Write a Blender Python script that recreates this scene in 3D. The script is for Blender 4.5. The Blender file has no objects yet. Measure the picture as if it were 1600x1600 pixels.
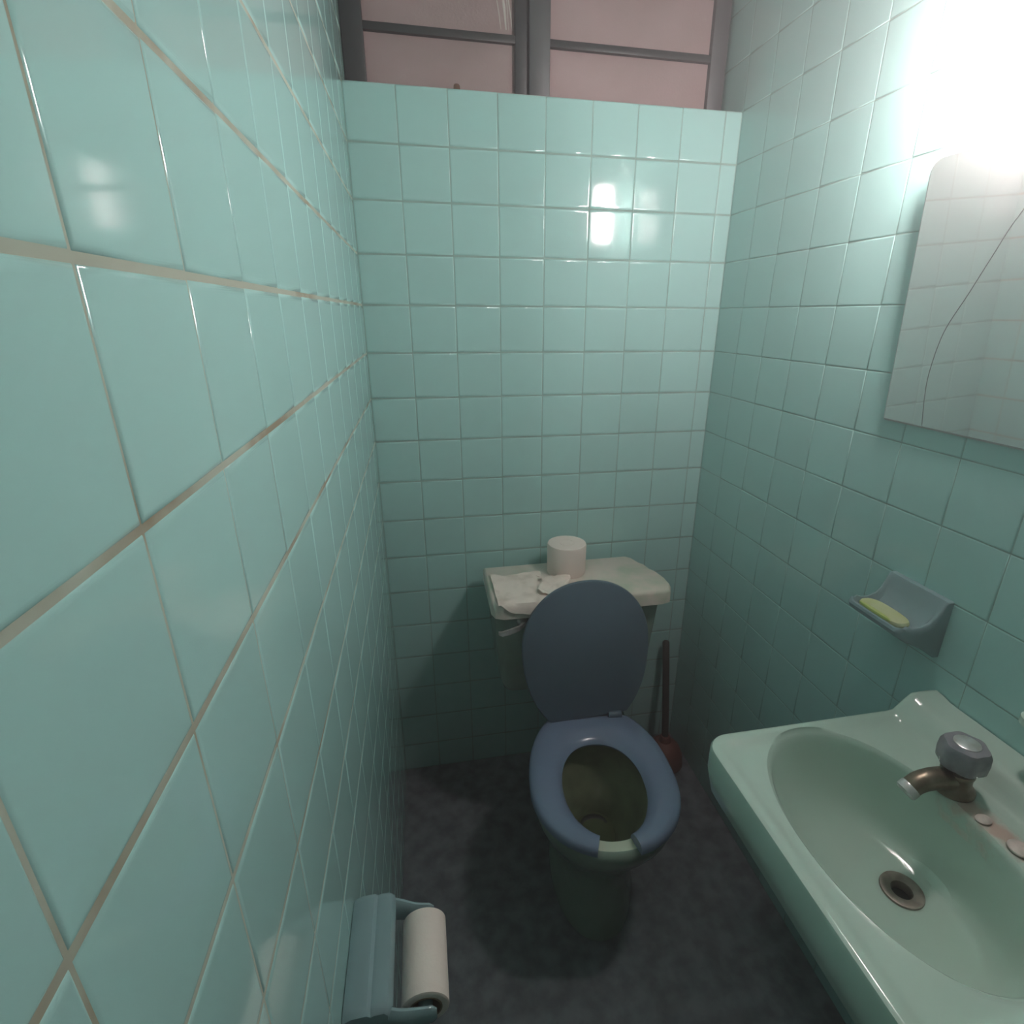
import bpy, bmesh, math, random
from mathutils import Vector, Matrix
random.seed(7)
PI = math.pi
D = bpy.data
SC = bpy.context.scene
COL = SC.collection

# ------------------------------------------------------------------ camera, world, exposure
T = 0.11                       # tile pitch (m)
N = 16.9                       # tile rows from the floor to the sill
W = 0.921                      # room width
ZS = N * T                     # sill height
CAM = Vector((0.12496, -1.43901, 1.39954))
AX = ((0.9812954, -0.1924111, 0.0061053), (-0.0613708, -0.3427357, -0.9374251), (0.1824635, 0.9195163, -0.3481334))
cd = D.cameras.new('camera')
cd.sensor_width = 36.0
cd.lens = 853.427 / 1600 * 36.0
cd.shift_x = -29.92 / 1600
cd.shift_y = 8.76 / 1600
cd.clip_start = 0.01
cam = D.objects.new('camera', cd)
COL.objects.link(cam)
rx, dn, fw = (Vector(a) for a in AX)
M4 = Matrix((rx, -dn, -fw)).transposed().to_4x4()
M4.translation = CAM
cam.matrix_world = M4
SC.camera = cam

wd = D.worlds.new('night')
SC.world = wd
wd.use_nodes = True
wd.node_tree.nodes['Background'].inputs[0].default_value = (0.62, 0.52, 0.54, 1)
wd.node_tree.nodes['Background'].inputs[1].default_value = 0.05

VEIL_HAZE = 0.12                    # even scatter added to lift the darks like lens veil (per metre)
_nt = wd.node_tree
_vs = _nt.nodes.new('ShaderNodeVolumeScatter')
_vs.inputs['Color'].default_value = (1, 1, 1, 1)
_vs.inputs['Density'].default_value = VEIL_HAZE
_vs.inputs['Anisotropy'].default_value = 0.35
_nt.links.new(_vs.outputs[0], _nt.nodes['World Output'].inputs['Volume'])

SC.view_settings.view_transform = 'Standard'
SC.view_settings.look = 'None'
SC.view_settings.gamma = 1.0
SC.view_settings.use_curve_mapping = False
SC.view_settings.exposure = 0.42
SC.cycles.use_denoising = True
SC.cycles.max_bounces = 12
SC.cycles.diffuse_bounces = 6
SC.cycles.caustics_reflective = False
SC.cycles.caustics_refractive = False

LAMP_STRENGTH = 105.0
LAMP_COLOR = (1.0, 0.88, 0.86)

# ------------------------------------------------------------------ materials
def mat(name, col, rough=0.4, metal=0.0, col2=None, scale=8.0, lo=0.35, hi=0.65, bump=0.0, bscale=60.0,
        spec=0.5, rand=0.0, detail=4.0, emit=0.0, trans=0.0, rough2=None):
    m = D.materials.new(name)
    m.use_nodes = True
    nt = m.node_tree
    b = nt.nodes['Principled BSDF']
    b.inputs['Roughness'].default_value = rough
    b.inputs['Metallic'].default_value = metal
    b.inputs['Specular IOR Level'].default_value = spec
    b.inputs['Transmission Weight'].default_value = trans
    c = nt.nodes.new('ShaderNodeRGB')
    c.outputs[0].default_value = (*col, 1)
    out = c.outputs[0]
    tc = nt.nodes.new('ShaderNodeTexCoord')
    if col2 is not None:
        n = nt.nodes.new('ShaderNodeTexNoise')
        n.inputs['Scale'].default_value = scale
        n.inputs['Detail'].default_value = detail
        nt.links.new(tc.outputs['Object'], n.inputs['Vector'])
        r = nt.nodes.new('ShaderNodeMapRange')
        r.inputs[1].default_value = lo
        r.inputs[2].default_value = hi
        nt.links.new(n.outputs[0], r.inputs[0])
        mx = nt.nodes.new('ShaderNodeMix')
        mx.data_type = 'RGBA'
        nt.links.new(r.outputs[0], mx.inputs[0])
        nt.links.new(out, mx.inputs[6])
        mx.inputs[7].default_value = (*col2, 1)
        out = mx.outputs[2]
        if rough2 is not None:
            mr = nt.nodes.new('ShaderNodeMapRange')
            nt.links.new(r.outputs[0], mr.inputs[0])
            mr.inputs[3].default_value = rough
            mr.inputs[4].default_value = rough2
            nt.links.new(mr.outputs[0], b.inputs['Roughness'])
    if rand:
        oi = nt.nodes.new('ShaderNodeObjectInfo')
        mr = nt.nodes.new('ShaderNodeMapRange')
        nt.links.new(oi.outputs['Random'], mr.inputs[0])
        mr.inputs[3].default_value = 1 - rand
        mr.inputs[4].default_value = 1 + rand
        hs = nt.nodes.new('ShaderNodeHueSaturation')
        nt.links.new(mr.outputs[0], hs.inputs['Value'])
        nt.links.new(out, hs.inputs['Color'])
        out = hs.outputs[0]
    nt.links.new(out, b.inputs['Base Color'])
    if bump:
        n2 = nt.nodes.new('ShaderNodeTexNoise')
        n2.inputs['Scale'].default_value = bscale
        n2.inputs['Detail'].default_value = 5
        nt.links.new(tc.outputs['Object'], n2.inputs['Vector'])
        bp = nt.nodes.new('ShaderNodeBump')
        bp.inputs['Strength'].default_value = bump
        bp.inputs['Distance'].default_value = 0.002
        nt.links.new(n2.outputs[0], bp.inputs['Height'])
        nt.links.new(bp.outputs[0], b.inputs['Normal'])
    if emit:
        b.inputs['Emission Color'].default_value = (*LAMP_COLOR, 1)
        b.inputs['Emission Strength'].default_value = emit
    return m

MT = mat('mint_glaze', (0.385, 0.60, 0.575), 0.075, rand=0.02, bump=0.02, bscale=14)
MG_TAN = mat('tan_grout', (0.40, 0.41, 0.34), 0.85, col2=(0.27, 0.22, 0.155), scale=9, lo=.50, hi=.66)
MG_GREEN = mat('grey_green_grout', (0.30, 0.42, 0.385), 0.8, col2=(0.23, 0.33, 0.30), scale=14)
MFLOOR = mat('dark_speckled_floor', (0.22, 0.23, 0.255), 0.5, col2=(0.11, 0.115, 0.128), scale=26, lo=.35, hi=.65, detail=8, bump=0.25, bscale=120)
MPLASTER = mat('off_white_plaster', (0.62, 0.62, 0.58), 0.8, col2=(0.5, 0.5, 0.47), scale=5, bump=0.2)
MDOOR = mat('brown_door_paint', (0.10, 0.07, 0.05), 0.5, col2=(0.07, 0.045, 0.03), scale=12)
MFRAME = mat('dark_grey_window_paint', (0.030, 0.033, 0.038), 0.45, col2=(0.05, 0.047, 0.05), scale=9)
MFRAME2 = mat('mid_grey_window_paint', (0.085, 0.085, 0.09), 0.45, col2=(0.065, 0.065, 0.07), scale=9)
MPANE = mat('pink_frosted_glass', (0.47, 0.335, 0.335), 0.55, col2=(0.40, 0.285, 0.275), scale=6, bump=0.25, bscale=200, trans=0.12)
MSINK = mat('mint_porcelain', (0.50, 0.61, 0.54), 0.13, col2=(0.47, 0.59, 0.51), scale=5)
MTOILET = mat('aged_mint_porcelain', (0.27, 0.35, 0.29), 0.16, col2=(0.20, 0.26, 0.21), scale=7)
MRIM = mat('pale_rim_porcelain', (0.62, 0.64, 0.50), 0.2)
MBOWLIN = mat('stained_bowl_porcelain', (0.24, 0.27, 0.17), 0.18, col2=(0.15, 0.18, 0.11), scale=16)
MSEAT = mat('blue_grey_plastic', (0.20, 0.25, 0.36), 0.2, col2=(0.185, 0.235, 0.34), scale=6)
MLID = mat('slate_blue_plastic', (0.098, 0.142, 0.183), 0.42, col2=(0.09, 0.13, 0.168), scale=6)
MTLID = mat('tank_lid_cream', (0.74, 0.63, 0.56), 0.35, col2=(0.50, 0.53, 0.41), scale=12, lo=.48, hi=.70, bump=0.2, bscale=30)
MPAPER = mat('cream_tissue', (0.82, 0.69, 0.63), 0.9, bump=0.25, bscale=150)
MPAPER2 = mat('crumpled_white_tissue', (0.84, 0.71, 0.64), 0.9, col2=(0.62, 0.50, 0.43), scale=26, lo=.5, hi=.75, bump=0.4, bscale=70)
MCARD = mat('brown_card', (0.25, 0.17, 0.11), 0.9)
MBLUE = mat('blue_grey_ceramic', (0.245, 0.335, 0.355), 0.14, col2=(0.22, 0.31, 0.325), scale=10)
MCHROME = mat('worn_chrome', (0.72, 0.72, 0.72), 0.28, metal=0.55, col2=(0.52, 0.50, 0.47), scale=60)
MBRASS = mat('tarnished_brass', (0.16, 0.13, 0.09), 0.38, metal=0.7, col2=(0.26, 0.21, 0.16), scale=60)
MACRYL = mat('cloudy_grey_acrylic', (0.34, 0.32, 0.35), 0.14, col2=(0.22, 0.23, 0.26), scale=40, trans=0.25)
MDRAIN = mat('dull_drain_metal', (0.36, 0.31, 0.27), 0.4, metal=0.5, col2=(0.24, 0.20, 0.17), scale=80)
MBLACK = mat('dark_hole', (0.012, 0.016, 0.014), 0.6)
MCAP = mat('limescale_white', (0.70, 0.58, 0.53), 0.6, col2=(0.5, 0.42, 0.38), scale=70)
MSOAP = mat('pale_yellow_soap', (0.66, 0.66, 0.42), 0.5, col2=(0.60, 0.62, 0.30), scale=30)
MSOAP2 = mat('yellow_green_soap', (0.55, 0.60, 0.16), 0.4)
MRUBBER = mat('red_brown_rubber', (0.21, 0.07, 0.05), 0.55, col2=(0.15, 0.055, 0.042), scale=18)
MWOOD = mat('dark_brown_wood', (0.045, 0.042, 0.034), 0.6, col2=(0.035, 0.03, 0.024), scale=30)
MPLASTIC = mat('white_lamp_plastic', (0.8, 0.79, 0.77), 0.35)
MTUBE = mat('lit_tube_glass', (1, 1, 1), 0.3, emit=LAMP_STRENGTH)
MBROWN = mat('rust_brown', (0.13, 0.055, 0.035), 0.7)
MSMEAR = mat('white_paint_smear', (0.62, 0.58, 0.54), 0.7)
MWATER = mat('murky_water', (0.10, 0.13, 0.065), 0.04, col2=(0.07, 0.09, 0.045), scale=10)
MMIRROR = mat('glare_mirror_silver', (0.84, 0.83, 0.82), 0.03, metal=0.8)  # diffuse share whitens the silver in place of lamp glare
MMEDGE = mat('mirror_edge', (0.42, 0.44, 0.43), 0.3)
MLINE = mat('dull_line', (0.16, 0.18, 0.175), 0.7)
MPIPE = mat('grey_pipe', (0.3, 0.3, 0.3), 0.5)

def add_stain(m, pts, rad, col):
    """a rust and lime stain with a shape of its own around world points (the mesh keeps a 'wp' attribute)"""
    nt = m.node_tree
    b = nt.nodes['Principled BSDF']
    src = b.inputs['Base Color'].links[0].from_socket
    at = nt.nodes.new('ShaderNodeAttribute')
    at.attribute_name = 'stain'
    n = nt.nodes.new('ShaderNodeTexNoise')
    n.inputs['Scale'].default_value = 45
    n.inputs['Detail'].default_value = 6
    tc = nt.nodes.new('ShaderNodeTexCoord')
    nt.links.new(tc.outputs['Object'], n.inputs['Vector'])
    ad = nt.nodes.new('ShaderNodeMath'); ad.operation = 'MULTIPLY_ADD'
    nt.links.new(n.outputs[0], ad.inputs[0]); ad.inputs[1].default_value = 1.2
    nt.links.new(at.outputs['Fac'], ad.inputs[2])
    r = nt.nodes.new('ShaderNodeMapRange')
    nt.links.new(ad.outputs[0], r.inputs[0])
    r.inputs[1].default_value = 1.0; r.inputs[2].default_value = 1.45
    mx = nt.nodes.new('ShaderNodeMix'); mx.data_type = 'RGBA'
    nt.links.new(r.outputs[0], mx.inputs[0])
    nt.links.new(src, mx.inputs[6])
    mx.inputs[7].default_value = (*col, 1)
    nt.links.new(mx.outputs[2], b.inputs['Base Color'])
    mr = nt.nodes.new('ShaderNodeMapRange')
    nt.links.new(r.outputs[0], mr.inputs[0])
    mr.inputs[3].default_value = b.inputs['Roughness'].default_value
    mr.inputs[4].default_value = 0.7
    nt.links.new(mr.outputs[0], b.inputs['Roughness'])
add_stain(MSINK, None, None, (0.50, 0.37, 0.31))

# ------------------------------------------------------------------ builders (all vertices in world coordinates)
def wpos(o):
    v = Vector((0, 0, 0))
    while o is not None:
        v += o.location
        o = o.parent
    return v

def obj(name, bm, m, parent=None, smooth=True, origin=None):
    bmesh.ops.recalc_face_normals(bm, faces=bm.faces[:])
    vs = [v.co for v in bm.verts]
    if origin is None:
        lo = Vector([min(v[i] for v in vs) for i in range(3)])
        hi = Vector([max(v[i] for v in vs) for i in range(3)])
        origin = (lo + hi) / 2
        origin.z = lo.z
    origin = Vector(origin)
    bmesh.ops.translate(bm, verts=bm.verts[:], vec=-origin)
    me = D.meshes.new(name)
    for f in bm.faces:
        f.smooth = smooth
    bm.to_mesh(me)
    bm.free()
    for x in (m if isinstance(m, (list, tuple)) else [m]):
        me.materials.append(x)
    if smooth:
        try:
            me.set_sharp_from_angle(angle=math.radians(42))
        except Exception:
            pass
    o = D.objects.new(name, me)
    COL.objects.link(o)
    if parent is not None:
        o.parent = parent
        o.location = origin - wpos(parent)
    else:
        o.location = origin
    return o

def thing(name, label, cat, loc, group=None):
    o = D.objects.new(name, None)
    COL.objects.link(o)
    o.empty_display_size = 0.05
    o.location = loc
    return tag(o, label, cat, group)

def tag(o, label, cat, group=None):
    o['label'] = label
    o['category'] = cat
    if group:
        o['group'] = group
    return o

def struct(o):
    o['kind'] = 'structure'
    return o

def box(bm, lo, hi, bev=0.0, seg=2):
    r = bmesh.ops.create_cube(bm, size=1.0)
    vs = r['verts']
    for v in vs:
        v.co = Vector([(lo[i] + hi[i]) / 2 + v.co[i] * (hi[i] - lo[i]) for i in range(3)])
    if bev:
        es = list({e for v in vs for e in v.link_edges})
        bmesh.ops.bevel(bm, geom=es, offset=bev, segments=seg, affect='EDGES', profile=0.5)
    return bm

def nb():
    return bmesh.new()

def loft(bm, rings, cap0=True, cap1=True, closed=True):
    R = [[bm.verts.new(p) for p in r] for r in rings]
    n = len(R[0])
    for a, b in zip(R[:-1], R[1:]):
        for i in range(n if closed else n - 1):
            j = (i + 1) % n
            try:
                bm.faces.new((a[i], a[j], b[j], b[i]))
            except ValueError:
                pass
    if cap0:
        bm.faces.new(R[0])
    if cap1:
        bm.faces.new(list(reversed(R[-1])))
    return R

def lathe(bm, prof, c, axis='z', n=32, cap0=True, cap1=True):
    """prof: list of (radius, height along the axis) from c"""
    c = Vector(c)
    ax = Vector((1, 0, 0)) if axis == 'x' else Vector((0, 1, 0)) if axis == 'y' else Vector((0, 0, 1)) if axis == 'z' else Vector(axis).normalized()
    u = ax.orthogonal().normalized()
    v = ax.cross(u)
    rings = [[c + ax * h + (u * math.cos(2 * PI * k / n) + v * math.sin(2 * PI * k / n)) * r for k in range(n)] for r, h in prof]
    return loft(bm, rings, cap0, cap1)

def tube(bm, path, rad, n=12, caps=True):
    path = [Vector(p) for p in path]
    rads = rad if isinstance(rad, (list, tuple)) else [rad] * len(path)
    rings = []
    up = None
    for i, p in enumerate(path):
        d = (path[min(i + 1, len(path) - 1)] - path[max(i - 1, 0)]).normalized()
        if up is None:
            up = d.orthogonal().normalized()
        up = (up - d * up.dot(d)).normalized()
        s = d.cross(up)
        rings.append([p + (up * math.cos(2 * PI * k / n) + s * math.sin(2 * PI * k / n)) * rads[i] for k in range(n)])
    return loft(bm, rings, caps, caps)

def smoothpath(pts, k=6):
    """Catmull-Rom through the points"""
    P = [Vector(p) for p in pts]
    P = [P[0] * 2 - P[1]] + P + [P[-1] * 2 - P[-2]]
    out = []
    for i in range(1, len(P) - 2):
        for s in range(k):
            t = s / k
            a, b, c, d = P[i - 1], P[i], P[i + 1], P[i + 2]
            out.append(0.5 * ((2 * b) + (c - a) * t + (2 * a - 5 * b + 4 * c - d) * t * t + (3 * b - a - 3 * c + d) * t ** 3))
    out.append(P[-2])
    return out

def lerp(a, b, t):
    return a + (b - a) * t

def sstep(a, b, x):
    t = max(0.0, min(1.0, (x - a) / (b - a)))
    return t * t * (3 - 2 * t)

# ------------------------------------------------------------------ the room shell
ZC = 2.42
DEP = 0.11                     # depth of the sill behind the tiled face
YF = -2.35                     # wall behind the camera

def slab(name, lo, hi, m):
    return struct(obj(name, box(nb(), lo, hi), m, smooth=False, origin=(0, 0, 0)))

floor = slab('floor', (-0.1, YF - 0.1, -0.05), (W + 0.1, 0.2, 0.0), MFLOOR)
ceiling = slab('ceiling', (-0.1, YF - 0.1, ZC), (W + 0.1, 0.25, ZC + 0.05), MPLASTER)
G = 0.0010                     # grout lies this far behind the tile faces
wall_left = slab('wall_left', (-0.10, YF, 0.0), (-G, 0.20, ZC), MG_TAN)
wall_right = slab('wall_right', (W + G, YF, 0.0), (W + 0.10, 0.20, ZC), MG_GREEN)
wall_back = slab('wall_back', (-G, G, 0.0), (W + G, 0.20, ZS - 0.004), MG_GREEN)
bmf = nb()
box(bmf, (-0.1, YF - 0.1, 0.0), (0.13, YF, ZC))
box(bmf, (0.83, YF - 0.1, 0.0), (W + 0.1, YF, ZC))
box(bmf, (0.13, YF - 0.1, 2.05), (0.83, YF, ZC))
wall_front = struct(obj('wall_front', bmf, MPLASTER, smooth=False, origin=(0, 0, 0)))
door_1 = D.objects.new('door_1', None)
COL.objects.link(door_1)
door_1.location = (0.48, YF - 0.05, 0)
struct(door_1)
dl = obj('door_leaf', box(nb(), (0.135, YF - 0.07, 0.008), (0.825, YF - 0.03, 2.045), 0.003), MDOOR, door_1)
for z0, z1 in ((0.15, 0.95), (1.10, 1.90)):
    obj('panel', box(nb(), (0.23, YF - 0.034, z0), (0.73, YF - 0.022, z1), 0.008), MDOOR, dl)
hb = nb()
lathe(hb, [(0.024, 0), (0.024, 0.006), (0.010, 0.012), (0.010, 0.035), (0.026, 0.045), (0.028, 0.06), (0.018, 0.072)], (0.77, YF - 0.031, 1.0), 'y', 20)
obj('door_knob', hb, MCHROME, door_1)

# ---- tiles: every tile is a piece of its own, cushion-edged, a hair uneven
_tm = {}
def tile_mesh(w, h, vdeep):
    k = (round(w, 4), round(h, 4), vdeep)
    if k not in _tm:
        bm = nb()
        a, b = w / 2, h / 2
        rings = []
        for ins, d in ((0.0, -0.0040), (0.0, -0.0024), (0.0008, -0.0012), (0.0019, -0.0005), (0.0033, -0.0001), (0.0046, 0.0), (0.0066, 0.0)):
            rings.append([Vector((sx * (a - ins * 0.55), sy * (b - ins * vdeep), d if d < -0.003 else d * vdeep)) for sx, sy in ((-1, -1), (1, -1), (1, 1), (-1, 1))])
        loft(bm, rings, False, True)
        bmesh.ops.recalc_face_normals(bm, faces=bm.faces[:])
        # make sure the front looks towards +z
        top = max(bm.faces, key=lambda f: f.calc_center_median().z)
        if top.normal.z < 0:
            bmesh.ops.reverse_faces(bm, faces=bm.faces[:])
        for f in bm.faces:
            f.smooth = True
        me = D.meshes.new('tile')
        bm.to_mesh(me)
        bm.free()
        me.materials.append(MT)
        _tm[k] = me
    return _tm[k]

def tile_wall(parent, basis, sizes_u, sizes_v, org, gap_u, gap_v, skip=None, bevel=1.0):
    """basis = (u, v, normal); sizes are lists of (start, end) along u and v"""
    u, v, n = (Vector(b) for b in basis)
    B = Matrix((u, v, n)).transposed()
    for u0, u1 in sizes_u:
        for v0, v1 in sizes_v:
            if skip and skip(u0, u1, v0, v1):
                continue
            w, h = u1 - u0 - gap_u, v1 - v0 - gap_v
            if w < 0.006 or h < 0.006:
                continue
            me = tile_mesh(w, h, bevel)
            o = D.objects.new('tile', me)
            COL.objects.link(o)
            o.parent = parent
            rot = Matrix.Rotation(random.gauss(0, 0.0009), 3, 'X') @ Matrix.Rotation(random.gauss(0, 0.0009), 3, 'Y') @ Matrix.Rotation(random.gauss(0, 0.0006), 3, 'Z')
            mm = (B @ rot).to_4x4()
            mm.translation = Vector(org) + u * ((u0 + u1) / 2 + random.gauss(0, 0.0001)) + v * ((v0 + v1) / 2 + random.gauss(0, 0.0001)) + n * random.uniform(-0.0001, 0.0)
            o.matrix_local = mm

def spans(joints):
    return list(zip(joints[:-1], joints[1:]))

rows = [0.0] + [ZS - k * T for k in range(16, -1, -1)]           # the lowest row is cut
up = [ZS + k * T for k in range(0, 6)]
up = [z for z in up if z < ZC] + [ZC]
rows_all = rows + up[1:]
tile_wall(wall_back, ((1, 0, 0), (0, 0, 1), (0, -1, 0)),
          spans([0.0] + [0.9897 * T + k * T for k in range(8)] + [W]), spans(rows), (0, 0, 0), 0.0010, 0.0019)
# left wall: u runs towards the window (+y), normal +x
jl = sorted([-(0.7646 + k) * T for k in range(-1, 22)])
jl = [YF] + [y for y in jl if YF + 0.01 < y < 0.10] + [0.12]
tile_wall(wall_left, ((0, 1, 0), (0, 0, 1), (1, 0, 0)), spans(jl), spans([r for r in rows_all]), (0, 0, 0), 0.0010, 0.0024)
jr = sorted([(0.0136 + k) * T for k in range(-1, 23)])
jr = [-0.12] + [y for y in jr if -0.10 < y < -YF - 0.01] + [-YF]
tile_wall(wall_right, ((0, -1, 0), (0, 0, 1), (-1, 0, 0)), spans(jr), spans(rows_all), (W, 0, 0), 0.0009, 0.0014, bevel=0.5)
# top of the low wall under the window
trim_1 = struct(obj('trim_1', box(nb(), (0.0, 0.004, ZS - 0.004), (W, 0.125, ZS), 0.0008), MPLASTER, smooth=False, origin=(0, 0, 0)))

# ------------------------------------------------------------------ the window
YW = 0.10
window_1 = D.objects.new('window_1', None)
COL.objects.link(window_1)
window_1.location = (W / 2, YW, ZS)
struct(window_1)
ZB = ZS + 0.001
def frame(lo, hi, m, name='window_frame', bev=0.003):
    return obj(name, box(nb(), lo, hi, bev), m, window_1)
frame((0.001, YW - 0.012, ZB), (0.047, YW + 0.03, ZC - 0.002), MFRAME, 'left_stile')
frame((0.872, YW - 0.006, ZB), (0.914, YW + 0.03, ZC - 0.002), MFRAME2, 'right_stile')
frame((0.385, YW - 0.004, ZB), (0.419, YW + 0.03, ZC - 0.002), MFRAME, 'mullion')
frame((0.416, YW - 0.014, ZB), (0.466, YW + 0.03, ZC - 0.002), MFRAME2, 'mullion')
frame((0.047, YW - 0.004, ZC - 0.035), (0.872, YW + 0.028, ZC - 0.003), MFRAME, 'top_rail')
frame((0.047, YW, ZB), (0.872, YW + 0.028, ZB + 0.012), MFRAME, 'bottom_rail')
for x0, x1 in ((0.047, 0.385), (0.466, 0.872)):
    zz = [ZB + 0.012, 1.992, 2.118, 2.244, ZC - 0.035]
    for z in zz[1:-1]:
        frame((x0 - 0.001, YW - 0.003, z - 0.008), (x1 + 0.001, YW + 0.02, z + 0.008), MFRAME, 'glazing_bar', 0.002)
    for z0, z1 in spans(zz):
        p = obj('pane', box(nb(), (x0 - 0.003, YW + 0.009, z0 + 0.004 if z0 > ZB + .02 else z0 - .004), (x1 + 0.003, YW + 0.013, z1 - 0.004), 0.0005, 1), MPANE, window_1, smooth=False)
        if x0 < 0.1 and abs(z0 - 1.992) < 0.01:
            sm = nb()
            for dx, ww, zt in ((0.0, 0.006, 0.07), (0.014, 0.003, 0.055), (-0.012, 0.0025, 0.05), (0.006, 0.002, 0.09)):
                xx = 0.366 + dx
                tube(sm, [(xx - 0.012, YW + 0.0085, 2.01 + zt + 0.02), (xx - 0.004, YW + 0.0085, 2.01 + zt * .6), (xx, YW + 0.0085, 2.012)], [ww * .35, ww * .5, ww * .25], 6)
            for v in sm.verts:
                v.co.y = YW + 0.0088 + (v.co.y - YW - 0.0085) * 0.15
            obj('paint_smear', sm, MSMEAR, p)

# ------------------------------------------------------------------ wall lamp above the mirror
LX, LY, LZ = 0.832, -0.780, 1.660
lamp = thing('wall_lamp', 'bare white compact fluorescent lamp glaring on the right wall above the mirror', 'lamp', (W, LY, LZ + 0.20))
TH = 0.180                     # length of the lit tubes
b = nb()
lathe(b, [(0.055, 0.0), (0.055, -0.012), (0.046, -0.024), (0.03, -0.030)], (W - 0.0005, LY, LZ + TH + 0.095), 'x', 32)
obj('wall_plate', b, MPLASTIC, lamp)
b = nb()
tube(b, smoothpath([(W - 0.028, LY, LZ + TH + 0.095), (W - 0.045, LY, LZ + TH + 0.092), (LX, LY, LZ + TH + 0.075), (LX, LY, LZ + TH + 0.06)], 5), 0.013, 16)
obj('arm', b, MPLASTIC, lamp)
b = nb()
lathe(b, [(0.014, 0.072), (0.02, 0.066), (0.02, 0.030), (0.033, 0.022), (0.036, 0.002), (0.033, -0.003)], (LX, LY, LZ + TH), 'z', 28)
obj('lamp_base', b, MPLASTIC, lamp)
for k in range(4):
    a = 2 * PI * k / 4 + 0.55
    ox, oy = math.cos(a) * 0.0235, math.sin(a) * 0.0235
    tx, ty = -math.sin(a) * 0.0115, math.cos(a) * 0.0115
    pth = [(LX + ox - tx, LY + oy - ty, LZ + TH), (LX + ox - tx, LY + oy - ty, LZ + 0.018)]
    for s in range(1, 8):
        an = PI * s / 8
        pth.append((LX + ox - tx * math.cos(an), LY + oy - ty * math.cos(an), LZ + 0.018 - 0.0115 * math.sin(an)))
    pth += [(LX + ox + tx, LY + oy + ty, LZ + 0.018), (LX + ox + tx, LY + oy + ty, LZ + TH)]
    b = nb()
    tube(b, pth, 0.0070, 12)
    obj('lamp_tube', b, MTUBE, lamp)

# ------------------------------------------------------------------ mirror
mirror = thing('mirror', 'frameless wall mirror with rounded corner and curved crack on the right wall', 'mirror', (W - 0.02, -0.82, 1.232))
MY0, MY1, MZ0, MZ1 = -0.620, -1.02, 1.232, 1.622
def mp(y, z, d=0.0):
    """point on the mirror face; the glass leans out at the top"""
    t = (z - MZ0) / (MZ1 - MZ0)
    return Vector((W - 0.007 - 0.018 * t - d, y, z))
def mirror_outline(ins=0.0, rad=0.022):
    pts = []
    for cy, cz, a0 in ((MY0, MZ0, 0), (MY0, MZ1, 1), (MY1, MZ1, 2), (MY1, MZ0, 3)):
        r = rad if cz == MZ1 else 0.004
        r = max(r - ins, 0.001)
        sy = -1 if cy == MY0 else 1
        sz = 1 if cz == MZ0 else -1
        yy, zz = cy + sy * (ins + r), cz + sz * (ins + r)
        angs = {0: (270, 360), 1: (0, 90), 2: (90, 180), 3: (180, 270)}[a0]
        for s in range(7):
            an = math.radians(lerp(angs[0], angs[1], s / 6))
            pts.append((yy + r * math.cos(an), zz + r * math.sin(an)))
    return pts
b = nb()
loft(b, [[mp(y, z, -0.004) for y, z in mirror_outline()], [mp(y, z, 0.0) for y, z in mirror_outline()],
         [mp(y, z, 0.0015) for y, z in mirror_outline(0.003)]], True, False)
obj('mirror_edge', b, MMEDGE, mirror, smooth=False)
b = nb()
loft(b, [[mp(y, z, -0.001) for y, z in mirror_outline(0.003)], [mp(y, z, 0.0015) for y, z in mirror_outline(0.003)]], True, True)
obj('mirror_glass', b, MMIRROR, mirror, smooth=False)
b = nb()
tube(b, [mp(y, z, 0.0014) for y, z in [(p.x, p.y) for p in smoothpath([(-0.700, 1.236, 0), (-0.694, 1.28, 0), (-0.693, 1.32, 0), (-0.703, 1.378, 0), (-0.729, 1.431, 0), (-0.754, 1.483, 0), (-0.772, 1.519, 0), (-0.81, 1.575, 0), (-0.84, 1.615, 0)], 6)]], 0.0007, 6)  # thin dull grey curve laid on the mirror face
obj('line', b, MLINE, mirror)

# ------------------------------------------------------------------ the sink
SY0, SY1, SX0, SZ = -0.838, -1.245, 0.512, 0.800
sink = thing('wall_sink', 'mint green wall-hung sink with oval basin under the soap dish', 'sink', (0.72, -1.04, 0.64))
NS = 176
OC = Vector((0.668, -1.032))           # centre of the oval basin
DC = Vector((0.722, -1.028))           # centre of the drain
def rrect(a, ins=0.0, rad=0.035):
    """point of the sink's rounded outline in direction a from the oval centre"""
    lo = Vector((SX0 + ins, SY1 + ins)); hi = Vector((W - 0.002 , SY0 - ins))
    d = Vector((math.cos(a), math.sin(a)))
    best = 1e9
    for i in range(2):
        if abs(d[i]) > 1e-9:
            t = ((hi[i] if d[i] > 0 else lo[i]) - OC[i]) / d[i]
            best = min(best, t)
    p = OC + d * best
    for cx, cy in ((lo.x, lo.y), (lo.x, hi.y)):                      # only the two front corners are rounded
        c = Vector((cx + rad, cy + (rad if cy == lo.y else -rad)))
        if p.x < c.x and ((cy == lo.y and p.y < c.y) or (cy == hi.y and p.y > c.y)):
            # ray / circle
            oc = OC - c
            bq = oc.dot(d); cq = oc.dot(oc) - rad * rad
            disc = bq * bq - cq
            if disc > 0:
                p = OC + d * (-bq + math.sqrt(disc))
    return p
def oval(a, s=1.0):
    e = 2.15
    ca, sa = math.cos(a), math.sin(a)
    rx_, ry_ = 0.117, 0.178
    r = (abs(ca / rx_) ** e + abs(sa / ry_) ** e) ** (-1 / e)
    return OC + Vector((ca, sa)) * r * s
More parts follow.
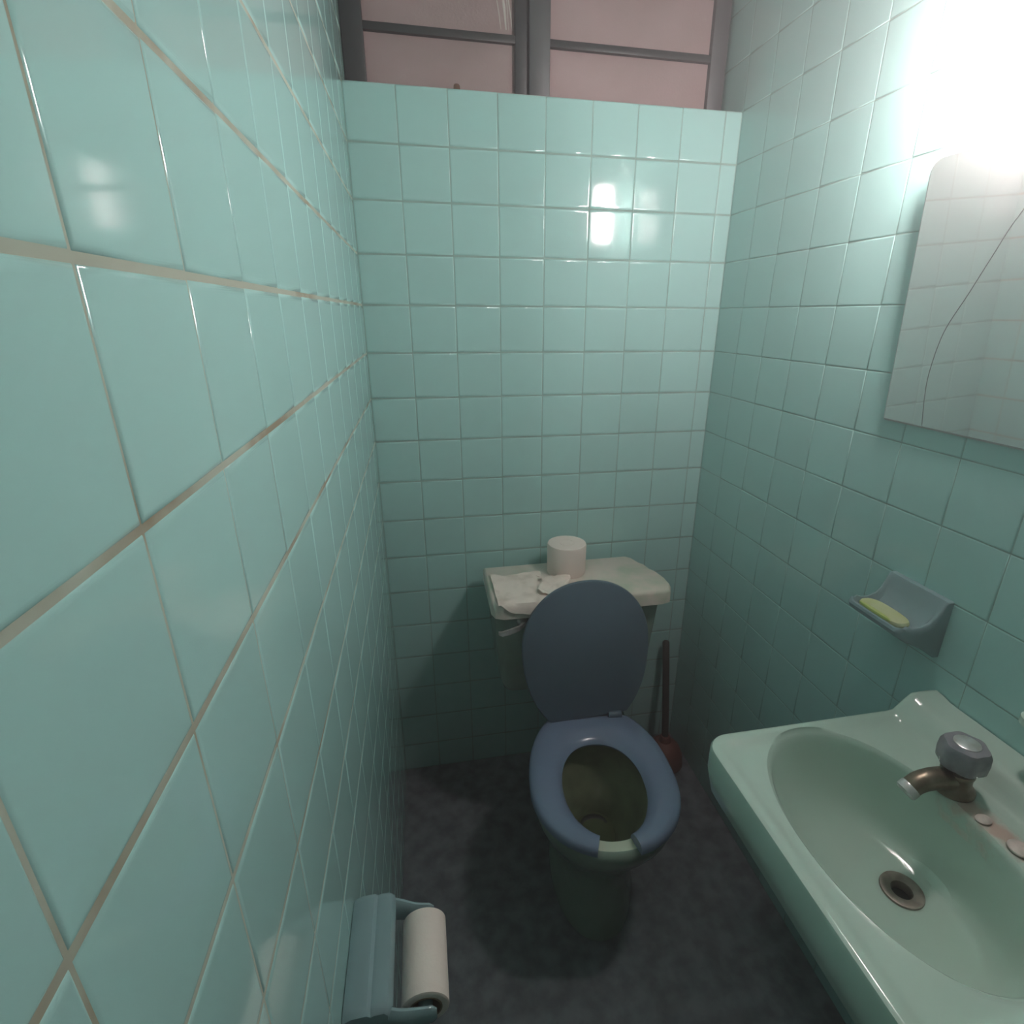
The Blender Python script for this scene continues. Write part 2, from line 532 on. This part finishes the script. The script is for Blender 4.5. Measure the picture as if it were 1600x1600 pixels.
def deck(p):
    z = SZ - 0.005
    edge = min(p.x - SX0, SY0 - p.y, p.y - SY1)
    z += 0.005 * (1 - sstep(0.012, 0.030, edge))
    z += 0.030 * sstep(0.838, 0.872, p.x)                             # raised ledge along the wall
    return z
angs = [2 * PI * k / NS for k in range(NS)]
# concentrate some rays on the corners
rings = []
for r, z in ((0.013, 0.668), (0.020, 0.6695), (0.034, 0.6715)):
    rings.append([Vector((DC.x + r * math.cos(a), DC.y + r * math.sin(a), z)) for a in angs])
for t in [0.06, 0.14, 0.24, 0.36, 0.48, 0.60, 0.69, 0.76, 0.82, 0.87, 0.91, 0.94, 0.965, 0.985]:
    ring = []
    for a in angs:
        c0 = Vector((DC.x + 0.034 * math.cos(a), DC.y + 0.034 * math.sin(a)))
        q = oval(a, 0.995)
        h = c0.lerp(q, t)
        back = 0.5 + 0.5 * math.cos(a)
        zz = 0.6715 + 0.012 * t + 0.112 * (t ** lerp(3.0, 5.5, back))
        ring.append(Vector((h.x, h.y, zz)))
    rings.append(ring)
rings.append([Vector((*oval(a, 1.0), SZ - 0.0075)) for a in angs])
rings.append([Vector((*oval(a, 1.02), SZ - 0.0045)) for a in angs])
for t in [0.10] + [k / 16 for k in range(2, 16)] + [0.965]:
    ring = []
    for a in angs:
        p = oval(a, 1.02).lerp(rrect(a, 0.006), t)
        ring.append(Vector((p.x, p.y, deck(p))))
    rings.append(ring)
ring = []
for a in angs:
    p = rrect(a, 0.006); ring.append(Vector((p.x, p.y, deck(p))))
rings.append(ring)
for ins, dz in ((0.002, -0.0015), (0.0, -0.006)):
    ring = []
    for a in angs:
        p = rrect(a, ins); ring.append(Vector((p.x, p.y, deck(rrect(a, 0.006)) + dz)))
    rings.append(ring)
ring = []
for a in angs:
    p = rrect(a, 0.0); ring.append(Vector((p.x, p.y, SZ - 0.040)))
rings.append(ring)
for ins, z in ((0.006, SZ - 0.075), (0.016, SZ - 0.084), (0.05, SZ - 0.088)):
    ring = []
    for a in angs:
        p = rrect(a, ins); ring.append(Vector((p.x, p.y, z)))
    rings.append(ring)
for s, z in ((1.0, 0.700), (0.8, 0.672), (0.5, 0.655), (0.25, 0.650)):
    rings.append([Vector((*(DC.lerp(oval(a, s), 1.0 if s > .6 else .6)), z)) for a in angs])
b = nb()
loft(b, rings, False, True)
so = obj('basin', b, MSINK, sink)
at = so.data.attributes.new('stain', 'FLOAT', 'POINT')
ow = wpos(so)
for i, v in enumerate(so.data.vertices):
    p = v.co + ow
    if p.z > 0.75:
        d = Vector((max(abs(p.y + 1.045) - 0.04, 0) * 1.0, (p.x - 0.803) * 1.1)).length
        at.data[i].value = 1.10 - d / 0.036
    else:
        at.data[i].value = -2
b = nb()
lathe(b, [(0.0268, 0.0005), (0.0262, 0.0030), (0.022, 0.0038), (0.0135, 0.0015), (0.012, -0.004), (0.012, -0.016)], (DC.x, DC.y, 0.6705), 'z', 32, False, True)
dr = obj('drain', b, MDRAIN, sink)
b = nb()
lathe(b, [(0.0118, 0), (0.0118, 0.002)], (DC.x, DC.y, 0.658), 'z', 24)
obj('drain_hole', b, MBLACK, dr)
b = nb()
tube(b, smoothpath([(DC.x, DC.y, 0.648), (DC.x, DC.y, 0.54), (DC.x + 0.03, DC.y, 0.50), (DC.x + 0.065, DC.y, 0.53), (DC.x + 0.09, DC.y, 0.55), (W - 0.002, DC.y, 0.55)], 6), 0.016, 14)
obj('waste_trap', b, MPIPE, sink)
b = nb()
lathe(b, [(0.0, 0.0), (0.010, 0.0), (0.0125, 0.001), (0.0125, 0.003), (0.009, 0.0048), (0.0, 0.0054)], (0.800, -1.083, SZ - 0.0035), 'z', 24, False, False)
obj('hole_plug', b, MCAP, sink)
b = nb()
lathe(b, [(0.0, 0.0), (0.0075, 0.0), (0.008, 0.0016), (0.005, 0.004), (0.0, 0.005)], (0.797, -1.040, SZ - 0.0035), 'z', 16, False, False)
for v in b.verts:
    v.co.x = 0.797 + (v.co.x - 0.797) * 1.3
obj('lime_lump', b, MCAP, sink)

# faucet on the sink deck
FX, FY = 0.805, -0.988
fau = thing('faucet', 'tarnished single faucet with cloudy round knob on the mint sink deck', 'faucet', (FX, FY, SZ - 0.004))
FZ = SZ - 0.0042
b = nb()
lathe(b, [(0.026, 0.0), (0.026, 0.004), (0.022, 0.009), (0.0195, 0.012), (0.0185, 0.026), (0.020, 0.028), (0.020, 0.033), (0.012, 0.036), (0.012, 0.042)], (FX, FY, FZ), 'z', 28)
obj('body', b, MBRASS, fau)
b = nb()
pth = smoothpath([(FX - 0.006, FY, SZ + 0.013), (FX - 0.026, FY - 0.001, SZ + 0.018), (FX - 0.048, FY - 0.002, SZ + 0.021), (FX - 0.064, FY - 0.002, SZ + 0.018), (FX - 0.075, FY - 0.002, SZ + 0.010)], 5)
tube(b, pth, [lerp(0.0155, 0.0125, i / (len(pth) - 1)) for i in range(len(pth))], 18)
sp = obj('spout', b, MBRASS, fau)
b = nb()
lathe(b, [(0.0125, 0), (0.0135, 0.002), (0.0135, 0.010), (0.011, 0.0125), (0.008, 0.0125), (0.0078, 0.004)], (FX - 0.0715, FY - 0.002, SZ + 0.0135), (-0.75, 0.0, -0.66), 20)
obj('aerator', b, MCHROME, sp)
b = nb()
nk = 48
def flute(k):
    return 1 + 0.05 * math.cos(6 * 2 * PI * k / nk)
rk = []
for r, h in ((0.015, 0.036), (0.022, 0.038), (0.0275, 0.043), (0.0285, 0.056), (0.0275, 0.068), (0.0245, 0.074), (0.016, 0.0755)):
    rk.append([Vector((FX + r * flute(k) * math.cos(2 * PI * k / nk), FY + r * flute(k) * math.sin(2 * PI * k / nk), FZ + h)) for k in range(nk)])
loft(b, rk)
kn = obj('knob', b, MACRYL, fau)
b = nb()
lathe(b, [(0.0155, 0.0), (0.0155, 0.0012), (0.013, 0.0022), (0.0, 0.0026)], (FX, FY, FZ + 0.0752), 'z', 24, True, False)
obj('knob_cap', b, MCHROME, kn)

# ------------------------------------------------------------------ soap dish and soap
def scoop(y0, y1, zc, depth, m, name, parent_thing, h=0.102):
    """ceramic dish: an upright back that sweeps forward into a hollow tray"""
    prof_top = [(0.006, 0.052), (0.010, 0.0515), (0.013, 0.044), (0.0165, 0.030), (0.023, 0.014), (0.033, 0.003), (0.048, -0.003), (0.064, -0.003), (0.074, 0.001), (0.080, 0.006), (0.084, 0.0085), (0.087, 0.0075)]
    prof_bot = [(0.0885, 0.003), (0.085, -0.004), (0.073, -0.014), (0.056, -0.022), (0.038, -0.030), (0.022, -0.040), (0.008, -0.050), (0.0, -0.050)]
    s = depth / 0.0885
    prof = [(0.0, 0.052)] + prof_top + prof_bot
    rings = []
    w = abs(y1 - y0)
    for k, (fy, lift, ins) in enumerate(((0.0, 0.0, 0.004), (0.012, 0.010, 0.001), (0.03, 0.012, 0.0), (0.055, 0.012, 0.0), (0.085, 0.006, 0.0), (0.12, 0.0, 0.0), (0.3, 0, 0), (0.5, 0, 0), (0.7, 0, 0), (0.88, 0, 0), (0.915, 0.006, 0), (0.945, 0.012, 0), (0.97, 0.012, 0), (0.988, 0.010, 0.001), (1.0, 0.0, 0.004))):
        y = y0 + (y1 - y0) * fy
        ring = []
        for i, (px_, pz_) in enumerate(prof):
            x_, z_ = px_ * s, pz_
            if 3 <= i <= 11:
                z_ += lift * (1.0 if i < 10 else 0.25) * (sstep(2, 5, i))
            if px_ > 0.07:
                pass
            x_ *= 1 - (0.09 * max(0, 1 - min(fy, 1 - fy) / 0.09) ** 2 + ins * 8) * (px_ / 0.0885) ** 2
            ring.append(Vector((W - x_, y, zc + z_ - (ins * 0.4 if i < 13 else -ins * 0.4))))
        rings.append(ring)
    b = nb()
    loft(b, rings)
    return obj(name, b, m, parent_thing)
dish = thing('soap_dish', 'blue-grey ceramic soap dish fixed to the right wall above the sink', 'soap dish', (W, -0.77, 0.88))
scoop(-0.712, -0.828, 0.931, 0.088, MBLUE, 'dish_body', dish)
soap = thing('soap_bar', 'worn pale yellow soap bar lying in the wall soap dish', 'soap', (W - 0.055, -0.765, 0.929))
b = nb()
rg = []
for sc_, z in ((0.80, 0.0), (0.97, 0.003), (1.0, 0.007), (0.95, 0.011), (0.78, 0.0135), (0.4, 0.0145)):
    rg.append([Vector((W - 0.0600 + sc_ * 0.0195 * math.copysign(abs(math.cos(a)) ** .7, math.cos(a)), -0.766 + sc_ * 0.045 * math.copysign(abs(math.sin(a)) ** .7, math.sin(a)), 0.9290 + z)) for a in [2 * PI * k / 32 for k in range(32)]])
loft(b, rg)
obj('soap_slab', b, MSOAP, soap)
b = nb()
rg = []
for sc_, z in ((0.9, -0.0005), (1.0, 0.002), (0.9, 0.004)):
    rg.append([Vector((W - 0.0790 + sc_ * 0.004 * math.cos(a), -0.766 + sc_ * 0.034 * math.sin(a), 0.9395 + z)) for a in [2 * PI * k / 24 for k in range(24)]])
loft(b, rg)
obj('soft_edge', b, MSOAP2, soap)

# a second wall fitting, cut by the frame's right edge
fit = thing('tumbler_holder', 'mint ceramic wall shelf cut off at the right photo edge above the sink', 'shelf', (W, -1.04, 0.895))
b = nb()
pts = []
for k in range(9):
    a = PI / 2 + PI / 2 * k / 8
    pts.append((0.885 + 0.018 * math.cos(a), -1.004 + 0.018 * math.sin(a)))
for k in range(9):
    a = PI + PI / 2 * k / 8
    pts.append((0.885 + 0.018 * math.cos(a), -1.08 + 0.018 * math.sin(a)))
pts += [(W - 0.001, -1.098), (W - 0.001, -0.986)]
loft(b, [[Vector((x, y, 0.900)) for x, y in pts], [Vector((x, y, 0.910)) for x, y in pts]])
obj('shelf_plate', b, MSINK, fit)
b = nb()
box(b, (W - 0.012, -1.095, 0.87), (W - 0.0005, -0.99, 0.955), 0.004)
obj('back_plate', b, MSINK, fit)

# ------------------------------------------------------------------ the toilet
TO = Vector((0.503, -0.322))           # hinge centre of the seat
YAW = math.radians(7.0)
FV = Vector((-math.sin(YAW), -math.cos(YAW)))
UV_ = Vector((math.cos(YAW), -math.sin(YAW)))
def tp(u, v, z):
    p = TO + UV_ * u + FV * v
    return Vector((p.x, p.y, z))
toilet = thing('toilet', 'mint green toilet with raised slate blue lid against the back wall', 'toilet', (0.49, -0.36, 0.0))
def egg(a, hw, v0, v1, vc, er=3.0, ef=2.15, cut=-9):
    """outline point; a=0 at the front, runs round; returns u, v"""
    s, c = math.sin(a), math.cos(a)
    L, e = (v1 - vc, ef) if c >= 0 else (vc - v0, er)
    r = (abs(s / hw) ** e + abs(c / L) ** e) ** (-1 / e)
    return r * s, max(vc + r * c, cut)
AN = [2 * PI * k / 96 for k in range(96)]
def eggring(hw, v0, v1, vc, z, er=3.0, ef=2.15):
    return [tp(*egg(a, hw, v0, v1, vc, er, ef), z) for a in AN]
b = nb()
rings = [eggring(0.105, -0.02, 0.300, 0.10, 0.0), eggring(0.106, -0.02, 0.301, 0.10, 0.03), eggring(0.100, -0.01, 0.292, 0.10, 0.07), eggring(0.094, 0.0, 0.285, 0.12, 0.13),
         eggring(0.100, 0.0, 0.295, 0.14, 0.19), eggring(0.120, 0.0, 0.322, 0.16, 0.25), eggring(0.144, 0.0, 0.352, 0.19, 0.30), eggring(0.156, 0.0, 0.372, 0.20, 0.335),
         eggring(0.160, 0.0, 0.382, 0.20, 0.36), eggring(0.160, 0.0, 0.383, 0.20, 0.376), eggring(0.156, 0.003, 0.379, 0.20, 0.383)]
rim = [eggring(0.150, 0.008, 0.372, 0.20, 0.386, 2.8), eggring(0.110, 0.052, 0.350, 0.205, 0.386, 2.3), eggring(0.107, 0.055, 0.347, 0.205, 0.383, 2.2)]
loft(b, rings + rim[:1], True, False)
# rear deck that carries the tank
rr = []
for z, hw, ve in ((0.0, 0.085, -0.13), (0.20, 0.085, -0.14), (0.30, 0.095, -0.22), (0.385, 0.105, -0.255)):
    rr.append([tp(su * hw, v, z) for su, v in ((-1, 0.025), (1, 0.025), (1, ve), (-1, ve))])
loft(b, rr)
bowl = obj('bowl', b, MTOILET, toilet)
b = nb()
loft(b, rim, False, False)
obj('rim', b, MRIM, toilet)
b = nb()
inn = [rim[-1], eggring(0.114, 0.050, 0.352, 0.205, 0.365, 2.2), eggring(0.110, 0.056, 0.348, 0.205, 0.33, 2.1), eggring(0.096, 0.072, 0.325, 0.20, 0.285, 2), eggring(0.076, 0.098, 0.29, 0.19, 0.245, 2),
       eggring(0.058, 0.105, 0.25, 0.175, 0.215, 2), eggring(0.046, 0.110, 0.225, 0.165, 0.19, 2), eggring(0.038, 0.112, 0.205, 0.158, 0.15, 2), eggring(0.03, 0.115, 0.19, 0.15, 0.12, 2)]
loft(b, inn, False, True)
bi = obj('bowl_inside', b, MBOWLIN, toilet)
b = nb()
loft(b, [eggring(0.047, 0.1095, 0.2265, 0.1655, 0.193, 2, 2), eggring(0.0475, 0.109, 0.227, 0.1655, 0.195, 2, 2)])
obj('water', b, MWATER, bi)
b = nb()
arc = []
for k in range(13):
    a = math.radians(150 + 120 * k / 12)
    arc.append(tp(0.034 * math.sin(a + PI / 2 - PI / 6 + PI / 6) * 1.0, 0.150 + 0.030 * math.cos(a - PI / 6 * 0), 0.1955))
tube(b, [tp(0.033 * math.sin(math.radians(q)), 0.152 - 0.030 * math.cos(math.radians(q)), 0.1945) for q in range(-75, 76, 10)], [0.002 + 0.006 * math.cos(math.radians(q)) for q in range(-75, 76, 10)], 8)
for v in b.verts:
    v.co.z = 0.1945 + (v.co.z - 0.1945) * 0.25
obj('trap_opening', b, MBLACK, bi)
# seat: a ring with an open front
SZ0 = 0.389
def seat_sec(a):
    uo, vo = egg(a, 0.169, -0.045, 0.392, 0.212, 2.25, 2.1, -0.006)
    ui, vi = egg(a, 0.094, 0.088, 0.352, 0.22, 2.2, 2.0)
    o_, i_ = Vector((uo, vo)), Vector((ui, vi))
    pts = []
    for t, z in ((0.0, 0.002), (0.0, 0.010), (0.03, 0.016), (0.10, 0.0205), (0.28, 0.0235), (0.55, 0.0235), (0.80, 0.0195), (0.93, 0.013), (1.0, 0.006), (0.98, 0.0), (0.05, 0.0)):
        q = o_.lerp(i_, t)
        pts.append(tp(q.x, q.y, SZ0 + z))
    return pts
b = nb()
a0 = 0.243
NA = 76
secs = [seat_sec(lerp(a0, 2 * PI - a0 * 1.06, k / NA)) for k in range(NA + 1)]
loft(b, secs)
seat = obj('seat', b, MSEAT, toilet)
for su in (-1, 1):
    b = nb()
    lathe(b, [(0.009, 0), (0.0105, 0.002), (0.0105, 0.033), (0.009, 0.035)], tp(su * 0.070 - 0.0175, 0.004, SZ0 + 0.024), (UV_.x, UV_.y, 0), 18)
    obj('hinge', b, MLID, toilet)
# lid, leaning back against the tank
LB = Vector((0.505, -0.326, 0.409))
LUP = Vector((-0.018, 0.036, 0.345)).normalized()
LU = Vector((1, 0, 0)); LU = (LU - LUP * LU.dot(LUP)).normalized()
LN = LU.cross(LUP)
if LN.y > 0:
    LN = -LN                                                          # towards the viewer
b = nb()
lr = []
for sc_, d in ((0.965, -0.004), (0.99, -0.002), (1.0, 0.003), (0.99, 0.009), (0.96, 0.0125), (0.75, 0.0145), (0.4, 0.0155)):
    ring = []
    for a in AN:
        u, v = egg(a, 0.166, -0.045, 0.384, 0.208, 2.15, 2.1, 0.0)
        v = 0.19 + (v - 0.19) * sc_
        ring.append(LB + LU * u * sc_ + LUP * v + LN * (-d + 0.004))
    lr.append(ring)
# the flat inner face looks forward, the domed outside lies towards the tank
loft(b, lr)
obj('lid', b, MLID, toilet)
# tank
b = nb()
def trect(x0, x1, y0, y1, z, r=0.03, n=6):
    pts = []
    for cx, cy, a0_ in ((x1 - r, y1 - r, 0), (x0 + r, y1 - r, 90), (x0 + r, y0 + r, 180), (x1 - r, y0 + r, 270)):
        for s in range(n):
            a = math.radians(a0_ + 90 * s / (n - 1))
            pts.append(Vector((cx + r * math.cos(a), cy + r * math.sin(a), z)))
    return pts
loft(b, [trect(0.312, 0.690, -0.205, -0.06, 0.425), trect(0.298, 0.700, -0.218, -0.05, 0.435), trect(0.290, 0.706, -0.224, -0.045, 0.46), trect(0.277, 0.716, -0.236, -0.042, 0.60), trect(0.271, 0.722, -0.242, -0.042, 0.690)])
nk_ = nb()
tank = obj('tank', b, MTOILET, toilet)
b = nb()
loft(b, [trect(0.40, 0.62, -0.19, -0.075, 0.380, 0.02), trect(0.39, 0.63, -0.2, -0.07, 0.430, 0.02)])
obj('tank_neck', b, MTOILET, toilet)
# tank lid with a broken rear right corner
lid_pts = [(0.264, -0.045), (0.690, -0.040), (0.702, -0.052), (0.712, -0.085), (0.722, -0.100), (0.727, -0.130), (0.738, -0.160), (0.745, -0.200), (0.744, -0.235), (0.732, -0.262), (0.71, -0.269), (0.29, -0.272), (0.270, -0.262), (0.262, -0.24)]
def inset(pts, d):
    c = Vector((0.50, -0.155))
    o_ = []
    for x, y in pts:
        q = Vector((x, y))
        o_.append((x - math.copysign(min(d, abs(x - c.x)), x - c.x), y - math.copysign(min(d, abs(y - c.y)), y - c.y)))
    return o_
b = nb()
lp = [(0.004, 0.689), (0.0, 0.692), (0.0, 0.722), (0.003, 0.729), (0.008, 0.732)]
R_ = loft(b, [[Vector((x, y, z)) for x, y in inset(lid_pts, d)] for d, z in lp])
obj('tank_lid', b, [MTLID], toilet)
# flush lever
b = nb()
lathe(b, [(0.013, 0), (0.013, 0.006), (0.009, 0.010), (0.007, 0.022)], (0.340, -0.2405, 0.668), (0, -1, 0), 18)
lv = obj('flush_lever', b, MCHROME, toilet)
b = nb()
pa = [Vector((0.342, -0.262, 0.668)), Vector((0.330, -0.268, 0.662)), Vector((0.305, -0.271, 0.656)), Vector((0.285, -0.273, 0.653)), Vector((0.276, -0.273, 0.656))]
rgs = []
for i, q in enumerate(pa):
    h = (0.005, 0.0065, 0.007, 0.006, 0.004)[i]
    rgs.append([q + Vector((0, -0.003, -h)), q + Vector((0, 0.003, -h)), q + Vector((0, 0.003, h)), q + Vector((0, -0.003, h))])
loft(b, rgs)
obj('lever_arm', b, MCHROME, lv, smooth=False)

# ---- things on the tank
ZL = 0.7325
roll2 = thing('toilet_roll', 'cream toilet paper roll standing upright on the tank lid', 'toilet paper', (0.488, -0.112, ZL))
b = nb()
c = (0.488, -0.112, ZL)
lathe(b, [(0.0515, 0.0), (0.0530, 0.003), (0.0535, 0.080), (0.0515, 0.0850), (0.048, 0.0862), (0.021, 0.0856)], c, 'z', 48, True, True)
obj('paper', b, MPAPER, roll2)
b = nb()
lathe(b, [(0.0205, 0.0855), (0.0205, 0.0866), (0.0190, 0.0866), (0.0185, 0.0858), (0.0, 0.0858)], c, 'z', 32, False, False)
obj('core', b, MPAPER, roll2)

def tissue(name, label, fx, m):
    """fx(s, t) -> point; thin sheet with thickness"""
    n1, n2 = 18, 18
    b = nb()
    g = [[b.verts.new(fx(i / n1, j / n2)) for j in range(n2 + 1)] for i in range(n1 + 1)]
    for i in range(n1):
        for j in range(n2):
            b.faces.new((g[i][j], g[i + 1][j], g[i + 1][j + 1], g[i][j + 1]))
    bmesh.ops.recalc_face_normals(b, faces=b.faces[:])
    if sum(f.normal.z for f in b.faces) < 0:
        bmesh.ops.reverse_faces(b, faces=b.faces[:])
    bmesh.ops.solidify(b, geom=b.faces[:], thickness=0.0012)
    o = obj(name, b, m)
    return tag(o, label, 'tissue', 'tissues on the tank lid')
def drape(x, y, h=0.0):
    """height of a sheet lying on the lid and falling over its front edge"""
    yf = -0.274
    if y >= yf:
        return Vector((x, y, ZL + 0.0022 + h))
    ov = yf - y
    return Vector((x, yf - 0.004 * math.sin(min(ov / 0.02, 1) * PI / 2) - 0.02 * ov, ZL + 0.0022 + h - ov))
def t1(s, t):
    x0, x1 = 0.276, 0.412
    x = lerp(x0, x1, s)
    back = -0.105 - 0.012 * math.sin(s * 5) - 0.02 * s
    fr = -0.276 - 0.030 * math.sin(PI * min(1, max(0, s * 1.05 - .05))) ** 0.7
    y = lerp(back, fr, t)
    e = min(s, 1 - s, t)
    return drape(x, y, 0.003 * math.sin(s * 9 + t * 4) ** 2 + 0.002 * math.sin(t * 13 + s * 3) ** 2 + 0.004 * (1 - sstep(0, 0.18, e)) * (0.5 + 0.5 * math.sin(s * 21 + t * 17)))
tissue('crumpled_tissue', 'crumpled white tissue draped over the left front edge of the tank lid', t1, MPAPER2)
def t2(s, t):
    x = lerp(0.395, 0.475, s) + 0.01 * math.sin(t * 6)
    y = lerp(-0.150, -0.250, t) - 0.01 * math.sin(s * 4)
    e = min(s, 1 - s, t, 1 - t)
    return Vector((x, y, ZL + 0.010 + 0.004 * math.sin(s * 8 + 1) ** 2 * (1 - sstep(0, .3, e)) + 0.003 * math.sin(t * 9) ** 2))
tissue('crumpled_tissue', 'small wrinkled beige tissue on the tank lid just in front of the standing roll', t2, MPAPER2)

# ------------------------------------------------------------------ plunger in the right corner
pl = thing('plunger', 'red-brown rubber plunger on the floor behind the toilet near the right corner', 'plunger', (0.842, -0.118, 0.0))
b = nb()
lathe(b, [(0.062, 0.0), (0.064, 0.004), (0.063, 0.012), (0.060, 0.035), (0.050, 0.062), (0.032, 0.080), (0.020, 0.086), (0.017, 0.100), (0.014, 0.104)], (0.842, -0.118, 0.0), 'z', 36)
obj('rubber_cup', b, MRUBBER, pl)
b = nb()
tube(b, [(0.842, -0.118, 0.085), (0.846, -0.09, 0.20), (0.851, -0.055, 0.32), (0.854, -0.030, 0.405), (0.8542, -0.0285, 0.41)], [0.011, 0.011, 0.011, 0.011, 0.007], 14)
obj('handle', b, MWOOD, pl)

# ------------------------------------------------------------------ toilet paper holder on the left wall
ph = thing('paper_holder', 'blue-grey ceramic toilet paper holder fixed low on the left wall', 'paper holder', (0.0, -0.985, 0.56))
HY0, HY1, HZ = -0.918, -1.052, 0.700
b = nb()
pr = [(0.0, HZ - 0.004), (0.010, HZ + 0.0005), (0.026, HZ + 0.001), (0.030, HZ - 0.0025), (0.034, HZ - 0.001), (0.048, HZ - 0.001), (0.052, HZ - 0.006), (0.050, HZ - 0.05), (0.040, HZ - 0.10), (0.020, HZ - 0.128), (0.0, HZ - 0.13)]
rings = []
for fy, ins in ((0.0, 0.004), (0.03, 0.001), (0.07, 0.0), (0.5, 0.0), (0.93, 0.0), (0.97, 0.001), (1.0, 0.004)):
    y = lerp(HY0, HY1, fy)
    rings.append([Vector((max(0.0006, x - (ins if x > 0.04 else 0)), y, z - (ins if z > HZ - 0.02 else 0))) for x, z in pr])
loft(b, rings)
obj('holder_body', b, MBLUE, ph)
for y0, s in ((HY0 - 0.007, -1), (HY1 + 0.007, 1)):
    b = nb()
    pth = smoothpath([(0.038, y0, HZ - 0.022), (0.058, y0 - 0.001 * s, HZ - 0.032), (0.076, y0 + 0.001 * s, HZ - 0.038), (0.094, y0 + 0.002 * s, HZ - 0.040)], 5)
    hh = [lerp(0.021, 0.013, i / (len(pth) - 1)) for i in range(len(pth))]
    rgs = []
    for i, q in enumerate(pth):
        w_ = lerp(0.0075, 0.005, i / (len(pth) - 1))
        n_ = 14
        rgs.append([q + Vector((0, w_ * math.cos(2 * PI * k / n_), hh[i] * math.sin(2 * PI * k / n_))) for k in range(n_)])
    last = rgs[-1]
    ctr = pth[-1]
    rgs.append([ctr + (p - ctr) * 0.6 + Vector((0.005, 0, 0)) for p in last])
    loft(b, rgs)
    obj('arm', b, MBLUE, ph)
RC = Vector((0.0860, 0, 0.655))
roll = thing('toilet_roll', 'nearly used up pinkish white toilet paper roll hanging in the left wall holder', 'toilet paper', (RC.x, -0.985, RC.z))
b = nb()
y0, y1 = -0.936, -1.034
lathe(b, [(0.019, 0.0), (0.0255, 0.0), (0.0272, -0.0012), (0.0272, -(abs(y1 - y0) - 0.0012)), (0.0255, y1 - y0), (0.019, y1 - y0), (0.019, 0.0)], (RC.x, y0, RC.z), 'y', 40, False, False)
obj('paper', b, MPAPER, roll)
b = nb()
lathe(b, [(0.0185, 0.0006), (0.0192, 0.0006), (0.0192, y1 - y0 - 0.0006), (0.0185, y1 - y0 - 0.0006), (0.0175, y1 - y0 - 0.0006), (0.0175, 0.0006), (0.0185, 0.0006)], (RC.x, y0, RC.z), 'y', 32, False, False)
obj('core', b, MCARD, roll)
b = nb()
tube(b, [(RC.x, HY0 - 0.008, RC.z), (RC.x, HY1 + 0.008, RC.z)], 0.0085, 16)
obj('roller', b, MBLUE, ph)

# ------------------------------------------------------------------ the little brown stub on the sill
b = nb()
lathe(b, [(0.0070, 0.0), (0.0075, 0.003), (0.0068, 0.006), (0.0068, 0.009), (0.005, 0.0115), (0.0, 0.0125)], (0.241, 0.014, ZS), 'z', 14, True, False)
tag(obj('sill_stub', b, MBROWN), 'tiny rust brown stub on the sill below the left window panes', 'stub')
